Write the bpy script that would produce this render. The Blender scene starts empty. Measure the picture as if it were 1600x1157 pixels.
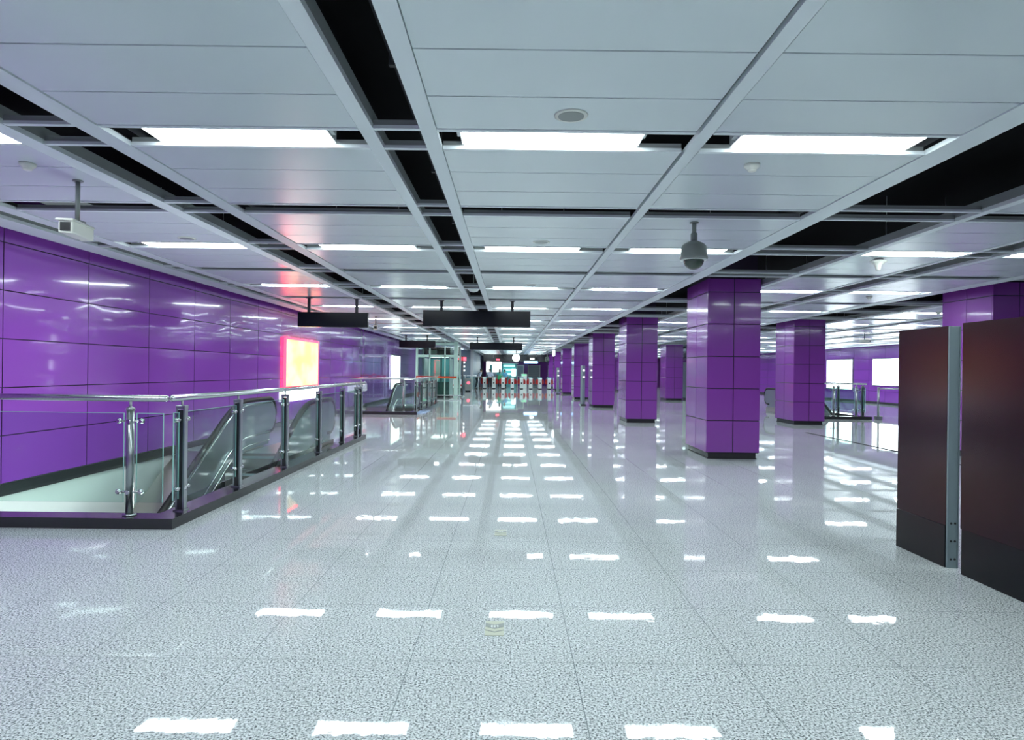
import bpy, bmesh, math, random
from mathutils import Vector, Matrix
random.seed(7)
S = bpy.context.scene
COL = S.collection
PI = math.pi
T30 = math.tan(math.radians(30))

# ------------------------------------------------------------------ camera, world, exposure
EYE = 1.5
cam_d = bpy.data.cameras.new('camera'); cam = bpy.data.objects.new('camera', cam_d); COL.objects.link(cam)
cam_d.sensor_width = 36.0; cam_d.lens = 36.0 * 1030 / 1600
cam_d.shift_x = 2 / 1600; cam_d.shift_y = 1.5 / 1600
cam_d.clip_start = 0.05; cam_d.clip_end = 300
cam.location = (0, 0, EYE); cam.rotation_euler = (PI / 2, math.radians(-0.7), 0)
S.camera = cam
W = bpy.data.worlds.new('world'); S.world = W; W.use_nodes = True
W.node_tree.nodes['Background'].inputs[0].default_value = (0.5, 0.6, 0.65, 1)
W.node_tree.nodes['Background'].inputs[1].default_value = 0.15
S.view_settings.view_transform = 'Standard'; S.view_settings.look = 'None'
S.view_settings.exposure = 0.75; S.view_settings.gamma = 1.0; S.view_settings.use_curve_mapping = False
LAMP = 15.0                       # radiance of the ceiling lamps
try:
    S.cycles.max_bounces = 10; S.cycles.diffuse_bounces = 5; S.cycles.glossy_bounces = 5
    S.cycles.transparent_max_bounces = 24; S.cycles.sample_clamp_indirect = 6.0
except Exception: pass

# ------------------------------------------------------------------ materials
def mat(name, col, rough=0.5, metal=0.0, spec=0.5, coat=0.0, emit=None, es=0.0, coat_rough=0.05):
    m = bpy.data.materials.new(name); m.use_nodes = True
    b = m.node_tree.nodes['Principled BSDF']
    b.inputs['Base Color'].default_value = (*col, 1); b.inputs['Roughness'].default_value = rough
    b.inputs['Metallic'].default_value = metal; b.inputs['Specular IOR Level'].default_value = spec
    b.inputs['Coat Weight'].default_value = coat; b.inputs['Coat Roughness'].default_value = coat_rough
    if emit:
        b.inputs['Emission Color'].default_value = (*emit, 1); b.inputs['Emission Strength'].default_value = es
    return m
def nd(m, t, **k):
    n = m.node_tree.nodes.new(t)
    for a, v in k.items(): setattr(n, a, v)
    return n
def lk(m, a, b): m.node_tree.links.new(a, b)
def rough_noise(m, scale, lo, hi, stretch=(1, 1, 1)):
    b = m.node_tree.nodes['Principled BSDF']
    tc = nd(m, 'ShaderNodeTexCoord'); mp = nd(m, 'ShaderNodeMapping'); mp.inputs['Scale'].default_value = stretch
    nz = nd(m, 'ShaderNodeTexNoise'); nz.inputs['Scale'].default_value = scale
    mr = nd(m, 'ShaderNodeMapRange'); mr.inputs['To Min'].default_value = lo; mr.inputs['To Max'].default_value = hi
    lk(m, tc.outputs['Object'], mp.inputs['Vector']); lk(m, mp.outputs['Vector'], nz.inputs['Vector'])
    lk(m, nz.outputs['Fac'], mr.inputs['Value']); lk(m, mr.outputs['Result'], b.inputs['Roughness'])
    return m

M = {}
M['panel'] = rough_noise(mat('ceiling_panel', (0.66, 0.74, 0.77), 0.25, spec=0.55), 3, 0.2, 0.27)
M['strip'] = mat('ceiling_strip', (0.74, 0.81, 0.84), 0.4)
M['upstand'] = mat('grey_upstand', (0.27, 0.30, 0.305), 0.5)
M['black'] = mat('plenum_black', (0.012, 0.012, 0.014), 0.8, spec=0.1)
M['duct'] = mat('duct_grey', (0.05, 0.052, 0.06), 0.45)
M['purple'] = rough_noise(mat('purple_enamel', (0.275, 0.068, 0.47), 0.13, spec=0.5, coat=0.7), 1.5, 0.12, 0.2)
M['purple_col'] = mat('purple_enamel_column', (0.235, 0.052, 0.355), 0.15, spec=0.5, coat=0.5)
M['joint'] = mat('dark_joint', (0.015, 0.006, 0.03), 0.7)
M['base'] = mat('black_granite', (0.022, 0.023, 0.026), 0.12, spec=0.6)
M['baseboard'] = mat('dark_skirting', (0.03, 0.032, 0.035), 0.3)
M['steel'] = mat('brushed_steel', (0.36, 0.40, 0.405), 0.28, metal=1.0)
M['chrome'] = mat('polished_steel', (0.6, 0.63, 0.64), 0.16, metal=1.0)
M['deck'] = mat('satin_steel_deck', (0.50, 0.49, 0.45), 0.35, metal=0.85)
M['inner'] = mat('balustrade_steel', (0.36, 0.42, 0.44), 0.28, metal=0.9)
M['rubber'] = mat('black_rubber', (0.008, 0.008, 0.009), 0.5, spec=0.3)
M['step'] = mat('step_grey', (0.09, 0.095, 0.095), 0.4, metal=0.6)
M['white'] = mat('white_paint', (0.82, 0.88, 0.86), 0.35)
M['offwhite'] = mat('ivory_plastic', (0.72, 0.74, 0.68), 0.4)
M['grey'] = mat('grey_plastic', (0.22, 0.25, 0.24), 0.35)
M['greywall'] = mat('grey_wall_panel', (0.16, 0.22, 0.28), 0.4)
M['lightgrey'] = mat('light_grey', (0.5, 0.54, 0.56), 0.4)
M['dark'] = mat('dark_plastic', (0.02, 0.022, 0.024), 0.25)
M['darkglass'] = mat('smoked_dome', (0.03, 0.05, 0.04), 0.06, spec=0.8)
M['sign'] = mat('sign_back', (0.004, 0.006, 0.011), 0.2, spec=0.25)
M['maroon'] = mat('dark_maroon_laminate', (0.013, 0.004, 0.008), 0.2, spec=0.2)
M['slate'] = mat('dark_slate_laminate', (0.006, 0.007, 0.010), 0.2, spec=0.2)
M['alu'] = mat('anodised_aluminium', (0.22, 0.29, 0.31), 0.4, metal=0.5)
M['palegreen'] = mat('pale_green_steel', (0.55, 0.74, 0.66), 0.3)
M['darkgreen'] = mat('dark_green_steel', (0.03, 0.08, 0.07), 0.3)
M['red'] = mat('red_band', (0.5, 0.012, 0.012), 0.4)
M['yellow'] = mat('orange_band', (0.8, 0.3, 0.03), 0.4)
M['brass'] = mat('pale_brass', (0.62, 0.6, 0.36), 0.3, metal=0.4)
M['cream'] = mat('cream_plate', (0.45, 0.48, 0.38), 0.35)
M['lamp'] = mat('lamp_diffuser', (0.9, 0.95, 0.95), 0.4, emit=(0.90, 1.0, 1.0), es=LAMP)
M['wellfill'] = mat('well_fill_glow', (0.9, 0.95, 0.95), 0.4, emit=(0.88, 1.0, 0.97), es=70)  # glow of the hidden tubes added to brighten the wells
M['lampdim'] = mat('lit_white', (0.9, 0.95, 0.95), 0.4, emit=(0.92, 1.0, 0.97), es=1.6)
M['ledred'] = mat('led_red', (0.3, 0.01, 0.01), 0.4, emit=(1.0, 0.06, 0.1), es=2.5)
M['ledblue'] = mat('led_blue', (0.05, 0.1, 0.4), 0.4, emit=(0.35, 0.6, 1.0), es=3.0)
M['ledgreen'] = mat('led_green', (0.05, 0.3, 0.1), 0.4, emit=(0.1, 0.8, 0.3), es=1.2)
M['boxred'] = mat('lightbox_red_border', (0.6, 0.05, 0.05), 0.4, emit=(1.0, 0.015, 0.035), es=7.0)
M['boxwhite'] = mat('lightbox_white', (0.9, 0.95, 1), 0.3, emit=(0.86, 0.97, 1.0), es=4.0)
M['boxgreen'] = mat('lightbox_green_white', (0.9, 0.95, 0.9), 0.3, emit=(0.82, 1.0, 0.93), es=1.8)
M['teal'] = mat('turquoise_panel', (0.12, 0.42, 0.44), 0.35)
M['tealglow'] = mat('turquoise_lit_panel', (0.2, 0.5, 0.5), 0.35, emit=(0.45, 0.9, 0.88), es=0.9)
M['skin'] = mat('skin', (0.48, 0.28, 0.19), 0.5)
M['hair'] = mat('black_hair', (0.01, 0.009, 0.009), 0.5)
M['shirt'] = mat('white_shirt', (0.62, 0.68, 0.8), 0.7)
M['trouser'] = mat('dark_trousers', (0.02, 0.022, 0.03), 0.8)
M['tealtop'] = mat('teal_top', (0.1, 0.42, 0.42), 0.7)
M['bluetop'] = mat('blue_top', (0.12, 0.4, 0.62), 0.7)
M['greenbag'] = mat('green_bag', (0.03, 0.35, 0.12), 0.6)
M['shoe'] = mat('black_shoes', (0.012, 0.012, 0.012), 0.4)

# granite floor: salt and pepper speckle, thin tile joints
def floor_material():
    m = mat('speckled_granite', (0.5, 0.5, 0.5), 0.015, spec=0.15)
    b = m.node_tree.nodes['Principled BSDF']
    tc = nd(m, 'ShaderNodeTexCoord')
    n1 = nd(m, 'ShaderNodeTexNoise'); n1.inputs['Scale'].default_value = 95; n1.inputs['Detail'].default_value = 3; n1.inputs['Roughness'].default_value = 0.65
    r1 = nd(m, 'ShaderNodeValToRGB'); e = r1.color_ramp.elements
    e[0].position = 0.37; e[0].color = (0.05, 0.06, 0.065, 1); e[1].position = 0.59; e[1].color = (0.77, 0.815, 0.825, 1)
    x = e.new(0.45); x.color = (0.37, 0.41, 0.42, 1)
    n2 = nd(m, 'ShaderNodeTexNoise'); n2.inputs['Scale'].default_value = 0.7; n2.inputs['Detail'].default_value = 2
    mr = nd(m, 'ShaderNodeMapRange'); mr.inputs['To Min'].default_value = 0.9; mr.inputs['To Max'].default_value = 1.08
    mul = nd(m, 'ShaderNodeMix', data_type='RGBA', blend_type='MULTIPLY'); mul.inputs['Factor'].default_value = 1
    lk(m, tc.outputs['Object'], n1.inputs['Vector']); lk(m, tc.outputs['Object'], n2.inputs['Vector'])
    lk(m, n1.outputs['Fac'], r1.inputs['Fac']); lk(m, n2.outputs['Fac'], mr.inputs['Value'])
    lk(m, r1.outputs['Color'], mul.inputs['A']); lk(m, mr.outputs['Result'], mul.inputs['B'])
    sp = nd(m, 'ShaderNodeSeparateXYZ'); lk(m, tc.outputs['Object'], sp.inputs['Vector'])
    def joint(out, off, pitch, w):
        a = nd(m, 'ShaderNodeMath', operation='SUBTRACT'); a.inputs[1].default_value = off
        d = nd(m, 'ShaderNodeMath', operation='DIVIDE'); d.inputs[1].default_value = pitch
        f = nd(m, 'ShaderNodeMath', operation='FRACT')
        l = nd(m, 'ShaderNodeMath', operation='LESS_THAN'); l.inputs[1].default_value = w / pitch
        lk(m, out, a.inputs[0]); lk(m, a.outputs[0], d.inputs[0]); lk(m, d.outputs[0], f.inputs[0]); lk(m, f.outputs[0], l.inputs[0])
        return l.outputs[0]
    jx = joint(sp.outputs['X'], 0.341, 0.843, 0.0035); jy = joint(sp.outputs['Y'], 3.395, 0.80, 0.003)
    mx = nd(m, 'ShaderNodeMath', operation='MAXIMUM'); lk(m, jx, mx.inputs[0]); lk(m, jy, mx.inputs[1])
    mj = nd(m, 'ShaderNodeMix', data_type='RGBA'); mj.inputs['B'].default_value = (0.16, 0.19, 0.20, 1)
    lk(m, mx.outputs[0], mj.inputs['Factor']); lk(m, mul.outputs['Result'], mj.inputs['A'])
    lk(m, mj.outputs['Result'], b.inputs['Base Color'])
    n3 = nd(m, 'ShaderNodeTexNoise'); n3.inputs['Scale'].default_value = 9; n3.inputs['Detail'].default_value = 2     # slight polishing ripple
    bp = nd(m, 'ShaderNodeBump'); bp.inputs['Strength'].default_value = 1.0; bp.inputs['Distance'].default_value = 0.00025
    lk(m, tc.outputs['Object'], n3.inputs['Vector']); lk(m, n3.outputs['Fac'], bp.inputs['Height']); lk(m, bp.outputs['Normal'], b.inputs['Normal'])
    return m
M['floor'] = floor_material()

def glass_material(name, tint, gloss=1.0):
    m = bpy.data.materials.new(name); m.use_nodes = True
    nt = m.node_tree; nt.nodes.clear()
    out = nd(m, 'ShaderNodeOutputMaterial'); tr = nd(m, 'ShaderNodeBsdfTransparent'); gl = nd(m, 'ShaderNodeBsdfGlossy')
    fr = nd(m, 'ShaderNodeLayerWeight'); fr.inputs['Blend'].default_value = 0.5; mx = nd(m, 'ShaderNodeMixShader')
    pw5 = nd(m, 'ShaderNodeMath', operation='POWER'); pw5.inputs[1].default_value = 5.0
    ml = nd(m, 'ShaderNodeMath', operation='MULTIPLY_ADD'); ml.inputs[1].default_value = 0.95 * gloss; ml.inputs[2].default_value = 0.04
    tr.inputs['Color'].default_value = (*tint, 1); gl.inputs['Roughness'].default_value = 0.02
    lk(m, fr.outputs['Facing'], pw5.inputs[0]); lk(m, pw5.outputs[0], ml.inputs[0]); lk(m, ml.outputs[0], mx.inputs[0]); lk(m, tr.outputs[0], mx.inputs[1]); lk(m, gl.outputs[0], mx.inputs[2])
    lk(m, mx.outputs[0], out.inputs['Surface'])
    return m
M['glass'] = glass_material('green_tinted_glass', (0.86, 0.95, 0.92))
M['glassedge'] = mat('green_glass_edge', (0.35, 0.62, 0.58), 0.15)

def poster_material():
    m = mat('orange_poster', (0.9, 0.6, 0.3), 0.3)
    b = m.node_tree.nodes['Principled BSDF']
    tc = nd(m, 'ShaderNodeTexCoord'); mp = nd(m, 'ShaderNodeMapping'); mp.inputs['Scale'].default_value = (1, 0.8, 1.4)
    nz = nd(m, 'ShaderNodeTexNoise'); nz.inputs['Scale'].default_value = 1.4; nz.inputs['Detail'].default_value = 1.5
    r = nd(m, 'ShaderNodeValToRGB'); e = r.color_ramp.elements
    e[0].position = 0.36; e[0].color = (1.0, 0.40, 0.15, 1); e[1].position = 0.56; e[1].color = (1.0, 0.74, 0.42, 1)
    lk(m, tc.outputs['Object'], mp.inputs['Vector']); lk(m, mp.outputs['Vector'], nz.inputs['Vector']); lk(m, nz.outputs['Fac'], r.inputs['Fac'])
    lk(m, r.outputs['Color'], b.inputs['Emission Color']); b.inputs['Emission Strength'].default_value = 0.85
    return m
M['poster'] = poster_material()

# ------------------------------------------------------------------ mesh builder
class MB:
    def __init__(s): s.bm = bmesh.new(); s.mats = []; s.cur = 0; s.sm = False
    def use(s, key):
        if key not in s.mats: s.mats.append(key)
        s.cur = s.mats.index(key); return s
    def smooth(s, v=True): s.sm = v; return s
    def face(s, vs):
        try: f = s.bm.faces.new(vs)
        except ValueError: return None
        f.material_index = s.cur; f.smooth = s.sm; return f
    def pts(s, ps): return [s.bm.verts.new(p) for p in ps]
    def quad(s, *ps): return s.face(s.pts(ps))
    def box(s, x0, x1, y0, y1, z0, z1, bev=0):
        v = s.pts([(x0,y0,z0),(x1,y0,z0),(x1,y1,z0),(x0,y1,z0),(x0,y0,z1),(x1,y0,z1),(x1,y1,z1),(x0,y1,z1)])
        fs = [s.face([v[i] for i in q]) for q in ((3,2,1,0),(4,5,6,7),(0,1,5,4),(1,2,6,5),(2,3,7,6),(3,0,4,7))]
        if bev:
            es = list({e for f in fs for e in f.edges})
            r = bmesh.ops.bevel(s.bm, geom=es, offset=bev, segments=2, profile=0.5, affect='EDGES')
            for f in r['faces']: f.material_index = s.cur
        return s
    def prism(s, poly, axis, a, b):
        """extrude a 2-D outline along an axis: 'x' (y,z), 'y' (x,z), 'z' (x,y)"""
        def p(q, t): return (t, q[0], q[1]) if axis == 'x' else (q[0], t, q[1]) if axis == 'y' else (q[0], q[1], t)
        v0 = s.pts([p(q, a) for q in poly]); v1 = s.pts([p(q, b) for q in poly]); n = len(poly)
        s.face(v0[::-1]); s.face(v1)
        for i in range(n): s.face([v0[i], v0[(i+1) % n], v1[(i+1) % n], v1[i]])
        return s
    def tube(s, path, r, n=10, cap=True):
        path = [Vector(p) for p in path]; rings = []
        rs = r if isinstance(r, (list, tuple)) else [r] * len(path)
        for i, p in enumerate(path):
            t = (path[min(i+1, len(path)-1)] - path[max(i-1, 0)]).normalized()
            u = Vector((0, 0, 1)) if abs(t.z) < 0.95 else Vector((0, 1, 0))
            a = t.cross(u).normalized(); b = a.cross(t).normalized()
            rings.append(s.pts([p + rs[i] * (math.cos(2*PI*k/n) * a + math.sin(2*PI*k/n) * b) for k in range(n)]))
        sm = s.sm; s.sm = True
        for A, B in zip(rings, rings[1:]):
            for k in range(n): s.face([A[k], A[(k+1) % n], B[(k+1) % n], B[k]])
        s.sm = False
        if cap: s.face(rings[0][::-1]); s.face(rings[-1])
        s.sm = sm; return s
    def lathe(s, prof, c=(0, 0, 0), n=20, axis='z'):
        def P(r, h, k):
            a = 2*PI*k/n; x, y = r*math.cos(a), r*math.sin(a)
            q = (x, y, h) if axis == 'z' else (x, h, y) if axis == 'y' else (h, x, y)
            return (c[0]+q[0], c[1]+q[1], c[2]+q[2])
        rings = [s.pts([P(max(r, 1e-4), h, k) for k in range(n)]) for r, h in prof]
        sm = s.sm; s.sm = True
        for A, B in zip(rings, rings[1:]):
            for k in range(n): s.face([A[k], A[(k+1) % n], B[(k+1) % n], B[k]])
        s.sm = sm; s.face(rings[0][::-1]); s.face(rings[-1])
        return s
    def build(s, name, m=None, parent=None, org=(0, 0, 0)):
        o = Vector(org)
        for v in s.bm.verts: v.co -= o
        bmesh.ops.recalc_face_normals(s.bm, faces=s.bm.faces[:])
        me = bpy.data.meshes.new(name); s.bm.to_mesh(me); s.bm.free()
        for k in (s.mats or [m]): me.materials.append(M[k])
        ob = bpy.data.objects.new(name, me); COL.objects.link(ob)
        if parent is not None: ob.parent = parent
        return ob

def tag(o, label, cat, group=None):
    o['label'] = label; o['category'] = cat
    if group: o['group'] = group
    return o
def thing(name, label, cat, loc=(0, 0, 0), group=None, rz=0):
    o = bpy.data.objects.new(name, None); COL.objects.link(o); o.location = loc; o.rotation_euler = (0, 0, rz)
    o.empty_display_size = 0.1
    return tag(o, label, cat, group)
def struct(name, mb, m=None):
    o = mb.build(name, m); o['kind'] = 'structure'; return o
def dup(o, parent=None, skip=()):
    c = o.copy(); COL.objects.link(c)
    if parent is not None: c.parent = parent
    for ch in list(o.children):
        if ch.name.split('.')[0] not in skip: dup(ch, c)
    return c
ORD = ['first', 'second', 'third', 'fourth', 'fifth', 'sixth', 'seventh', 'eighth', 'ninth', 'tenth', 'eleventh', 'twelfth',
       'thirteenth', 'fourteenth', 'fifteenth', 'sixteenth', 'seventeenth', 'eighteenth']

# ------------------------------------------------------------------ dimensions
CZ = 3.045                        # ceiling plane
XL, XR = -5.95, 19.4              # side walls
YN, YF = -5.5, 72.0               # wall behind the camera, far wall
G0, GP, GW = 4.26, 1.965, 0.325   # first ceiling gap, pitch, width
# wells: x0, x1, y0 (near edge of the hole), y1 (far edge)
WELL = [(-5.95, -3.35, 6.32, 11.75), (-5.95, -3.35, 22.15, 27.2), (9.95, 12.0, 22.55, 26.05)]

# ------------------------------------------------------------------ floor
mb = MB()
def rect(x0, x1, y0, y1): mb.box(x0, x1, y0, y1, -0.3, 0)
rect(-3.35, 9.95, YN, YF); rect(12.0, XR, YN, YF)
for x0, x1, hs in ((XL, -3.35, WELL[:2]), (9.95, 12.0, WELL[2:])):
    y = YN
    for h in hs: rect(x0, x1, y, h[2]); y = h[3]
    rect(x0, x1, y, YF)
struct('floor', mb, 'floor')
# lower level seen down the wells
mb = MB()
for i, (x0, x1, y0, y1) in enumerate(WELL):
    mb.box(x0 - 0.3, x1 + 0.3, y0 - 6, y1 + 0.3, -5.4, -5.2)
struct('floor.001', mb, 'white')
for (x0, x1, y0, y1) in WELL:
    for q in ((x0 - 0.02, x0, y0 - 5, y1 + 4, -5.2, -0.001), (x1, x1 + 0.02, y0 - 5, y1 + 4, -5.2, -0.31), (x0, x1, y1 + 3.9, y1 + 4, -5.2, -0.31), (x0, x1, y0 - 5.05, y0 - 5, -5.2, -0.31)):
        mb = MB(); mb.box(*q); struct('wall_lower', mb, 'white')

# ------------------------------------------------------------------ ceiling
BAYS = [  # x0, x1, lamp centre, lamp length, wording
    (-4.93, -3.42, -4.06, 1.19, 'beside the left wall'),
    (-2.66, -1.00, -1.84, 1.18, 'left of the dark central slot'),
    (-0.49, 1.17, 0.255, 1.18, 'right of the dark central slot'),
    (1.29, 2.86, 2.11, 1.18, 'just left of the front columns'),
    (4.50, 5.72, 5.11, 1.12, 'just right of the front columns'),
    (6.32, 7.72, 7.02, 1.18, 'just left of the rear columns'),
    (9.58, 11.1, 10.34, 1.18, 'just right of the rear columns'),
    (11.8, 13.3, 12.55, 1.18, 'second bay beyond the rear columns'),
    (14.0, 15.5, 14.75, 1.18, 'third bay beyond the rear columns'),
    (16.2, 17.7, 16.95, 1.18, 'nearest the right wall'),
]
STRIPS = [(-5.70, -5.36), (-5.12, -4.94), (-3.41, -3.27), (-2.82, -2.67), (-0.995, -0.90), (-0.60, -0.495), (1.195, 1.282), (2.868, 3.08),
          (4.40, 4.492), (5.728, 5.80), (6.20, 6.312), (7.728, 8.0), (9.42, 9.572), (11.108, 11.25), (11.65, 11.792), (13.308, 13.45),
          (13.85, 13.992), (15.508, 15.65), (16.05, 16.192), (17.708, 17.85), (18.2, 18.9)]
SLOTS = [(-5.36, -5.12), (-3.27, -2.82), (-0.90, -0.60), (3.08, 4.40), (5.80, 6.20), (8.0, 9.42), (11.25, 11.65), (13.45, 13.85), (15.65, 16.05), (17.85, 18.2)]
K0, K1 = -5, 34
mb = MB().use('panel')
pw = (GP - GW) / 3
for (x0, x1, *_r) in BAYS:
    for k in range(K0, K1):
        ys = G0 + k * GP + GW
        for j in range(3):
            a, b = ys + j * pw, ys + (j + 1) * pw
            if j == 0: a += 0.045
            if j == 2: b -= 0.045
            mb.box(x0, x1, a + 0.006, b - 0.006, CZ, CZ + 0.035)
struct('ceiling', mb)
mb = MB().use('strip')           # white edging of every gap and its grey upstand
for (x0, x1, *_r) in BAYS:
    for k in range(K0, K1 + 1):
        g = G0 + k * GP
        mb.use('strip'); mb.box(x0, x1, g - 0.04, g, CZ - 0.004, CZ + 0.02); mb.box(x0, x1, g + GW, g + GW + 0.04, CZ - 0.004, CZ + 0.02)
        mb.use('upstand'); mb.box(x0, x1, g - 0.03, g - 0.012, CZ + 0.02, CZ + 0.055); mb.box(x0, x1, g + GW + 0.012, g + GW + 0.03, CZ + 0.02, CZ + 0.055)
struct('trim_1', mb)
mb = MB()
for (x0, x1) in STRIPS:
    mb.use('strip'); mb.box(x0, x1, YN, YF, CZ - 0.006, CZ + 0.03)
for (x0, x1) in SLOTS:            # upstands either side of each slot, cross bars at each gap edge
    mb.use('upstand'); mb.box(x0 - 0.02, x0 - 0.001, YN, YF, CZ + 0.03, CZ + 0.115); mb.box(x1 + 0.001, x1 + 0.02, YN, YF, CZ + 0.03, CZ + 0.115)
    for k in range(K0, K1 + 1):
        g = G0 + k * GP
        for y in (g - 0.045, g + GW + 0.005):
            if (3 < x0 < 4 and any(abs(y - c) < 0.75 for c in [12.25 + 8.1 * i for i in range(-1, 7)])) or \
               (7.9 < x0 < 8.1 and any(abs(y - c) < 0.75 for c in [12.25 + 8.1 * i for i in range(-1, 7)])): continue
            mb.use('strip'); mb.box(x0 + 0.001, x1 - 0.001, y, y + 0.04, CZ - 0.002, CZ + 0.02)
            mb.use('upstand'); mb.box(x0 + 0.001, x1 - 0.001, y + 0.005, y + 0.035, CZ + 0.02, CZ + 0.055)
struct('trim_2', mb)
mb = MB(); mb.box(XL, XR, YN, YF, 3.78, 3.9); struct('ceiling.001', mb, 'black')
# ducts and conduits above the slots
def conduit(x, z, r, label, yf=71.8):
    mb = MB(); mb.tube([(x, YN + 0.1, z), (x, yf, z)], r, 10)
    for k in range(0, int((yf + 4) / 2.1)): mb.box(x - r - 0.01, x + r + 0.01, YN + 1 + k * 2.1, YN + 1.04 + k * 2.1, z - r - 0.01, 3.78)
    tag(mb.build('conduit', 'duct'), label, 'pipe', 'dark conduits above the ceiling slots')
conduit(-0.70, 3.35, 0.035, 'dark grey conduit running above the narrow central ceiling slot')
conduit(3.35, 3.45, 0.07, 'thicker dark conduit above the wide ceiling slot over the front columns')
conduit(-3.0, 3.40, 0.05, 'dark conduit above the ceiling slot nearest the left wall bay', 34.8)

# ------------------------------------------------------------------ ceiling lamps
def make_lamp(L):
    r = thing('ceiling_light', '', 'ceiling light')
    h = MB(); h.box(-L/2 - 0.02, L/2 + 0.02, -0.155, 0.155, 0.012, 0.10); h.box(-L/2 - 0.045, -L/2 - 0.02, -0.05, 0.05, 0.03, 0.08); h.box(L/2 + 0.02, L/2 + 0.045, -0.05, 0.05, 0.03, 0.08)
    h.tube([(-L/3, 0, 0.1), (-L/3, 0, 0.72)], 0.006, 6); h.tube([(L/3, 0, 0.1), (L/3, 0, 0.72)], 0.006, 6)
    h.build('housing', 'lightgrey', r)
    d = MB(); d.box(-L/2, L/2, -0.148, 0.148, 0.0, 0.012); d.build('diffuser', 'lamp', r)
    return r
protos = {}
for (x0, x1, xc, L, where) in BAYS:
    for k in range(-2, 17):  # negative rows are unseen, added behind the camera for overall light
        y = G0 + 2 * k * GP + GW / 2
        if y > 66: continue
        if abs(xc) > 8 and y < xc * 1.15: continue
        if -5 < xc < -3 and 35 < y < 39: continue
        if L not in protos: r = protos[L] = make_lamp(L)
        else: r = dup(protos[L])
        r.location = (xc, y, CZ + 0.012)
        if k >= 0: r['label'] = 'ceiling light, %s row from the camera, %s' % (ORD[k], where)
        else: r['label'] = 'unseen ceiling light, %s row added behind the camera, %s' % (ORD[-k - 1], where)
        r['category'] = 'ceiling light'; r['group'] = 'ceiling lights in the panel gaps'

# ------------------------------------------------------------------ walls
ZR = [0.105, 0.668, 1.232, 1.806, 2.374, 2.935, 3.55]
def panel_wall(name, x, face, y0, pitch, n, rows=ZR, bulge=0.0045, key='purple'):
    """enamel panels with slightly cushioned faces and dark joints; face = +1 looks towards +x"""
    mb = MB().smooth()
    mb.use('joint'); mb.box(min(x, x - face * 0.12), max(x, x - face * 0.12), y0, y0 + pitch * n, rows[0], rows[-1])
    mb.use(key); g = 0.006; NU, NV = 12, 6
    for i in range(n):
        for j in range(len(rows) - 1):
            a, b, c, d = y0 + i * pitch + g, y0 + (i + 1) * pitch - g, rows[j] + g, rows[j + 1] - g
            bb = bulge * random.uniform(0.6, 1.3); tu = random.uniform(-.002, .002); tv = random.uniform(-.0015, .0015)
            V = []; mb.smooth()
            for v in range(NV + 1):
                for u in range(NU + 1):
                    s, t = u / NU, v / NV
                    h = 0.012 + bb * (1 - (2*s - 1) ** 2) * (1 - (2*t - 1) ** 2) + tu * (s - .5) + tv * (t - .5)
                    V.append(mb.bm.verts.new((x + face * h, a + (b - a) * s, c + (d - c) * t)))
            w = NU + 1
            for v in range(NV):
                for u in range(NU): mb.face([V[v*w+u], V[v*w+u+1], V[(v+1)*w+u+1], V[(v+1)*w+u]])
            edge = [V[u] for u in range(w)] + [V[v*w+NU] for v in range(1, NV+1)] + [V[NV*w+u] for u in range(NU-1, -1, -1)] + [V[v*w] for v in range(NV-1, 0, -1)]
            back = [mb.bm.verts.new((x, e.co.y, e.co.z)) for e in edge]
            mb.smooth(False).use('joint'); front = [mb.bm.verts.new(e.co) for e in edge]
            for e in range(len(edge)): mb.face([front[e], front[(e+1) % len(edge)], back[(e+1) % len(edge)], back[e]])
            mb.use(key)
    return struct(name, mb)
panel_wall('wall_left', XL, 1, 7.70 - 8 * 1.555, 1.555, 37)
panel_wall('wall_right', XR, -1, 7.70 - 8 * 1.555, 1.555, 49, bulge=0.002)
mb = MB(); mb.box(XL, XL + 0.03, YN, 52, -0.04, 0.1); struct('baseboard_left', mb, 'baseboard')
mb = MB(); mb.box(XR - 0.03, XR, YN, YF, -0.02, 0.1); struct('baseboard_right', mb, 'baseboard')
mb = MB(); mb.box(XL, XR, YN - 0.1, YN, 0, 3.8); struct('wall_back', mb, 'purple_col')
mb = MB(); mb.box(XL, XR, YF, YF + 0.1, 0, 3.8); struct('wall_front', mb, 'purple_col')
mb = MB(); mb.box(XL, -3.05, 50.0, 50.2, 0, 3.78); struct('wall_side', mb, 'greywall')
mb = MB(); mb.box(-3.05, -2.85, 49.9, 50.3, 0, 3.78); struct('trim_5', mb, 'lightgrey')
mb = MB(); mb.box(-3.1, -3.0, 50.3, YF, 0, 3.78); struct('wall_side.001', mb, 'greywall')
mb = MB(); mb.box(7.61, 7.69, 6, 17, 0.0, 0.004); struct('trim_3', mb, 'black')

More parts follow.
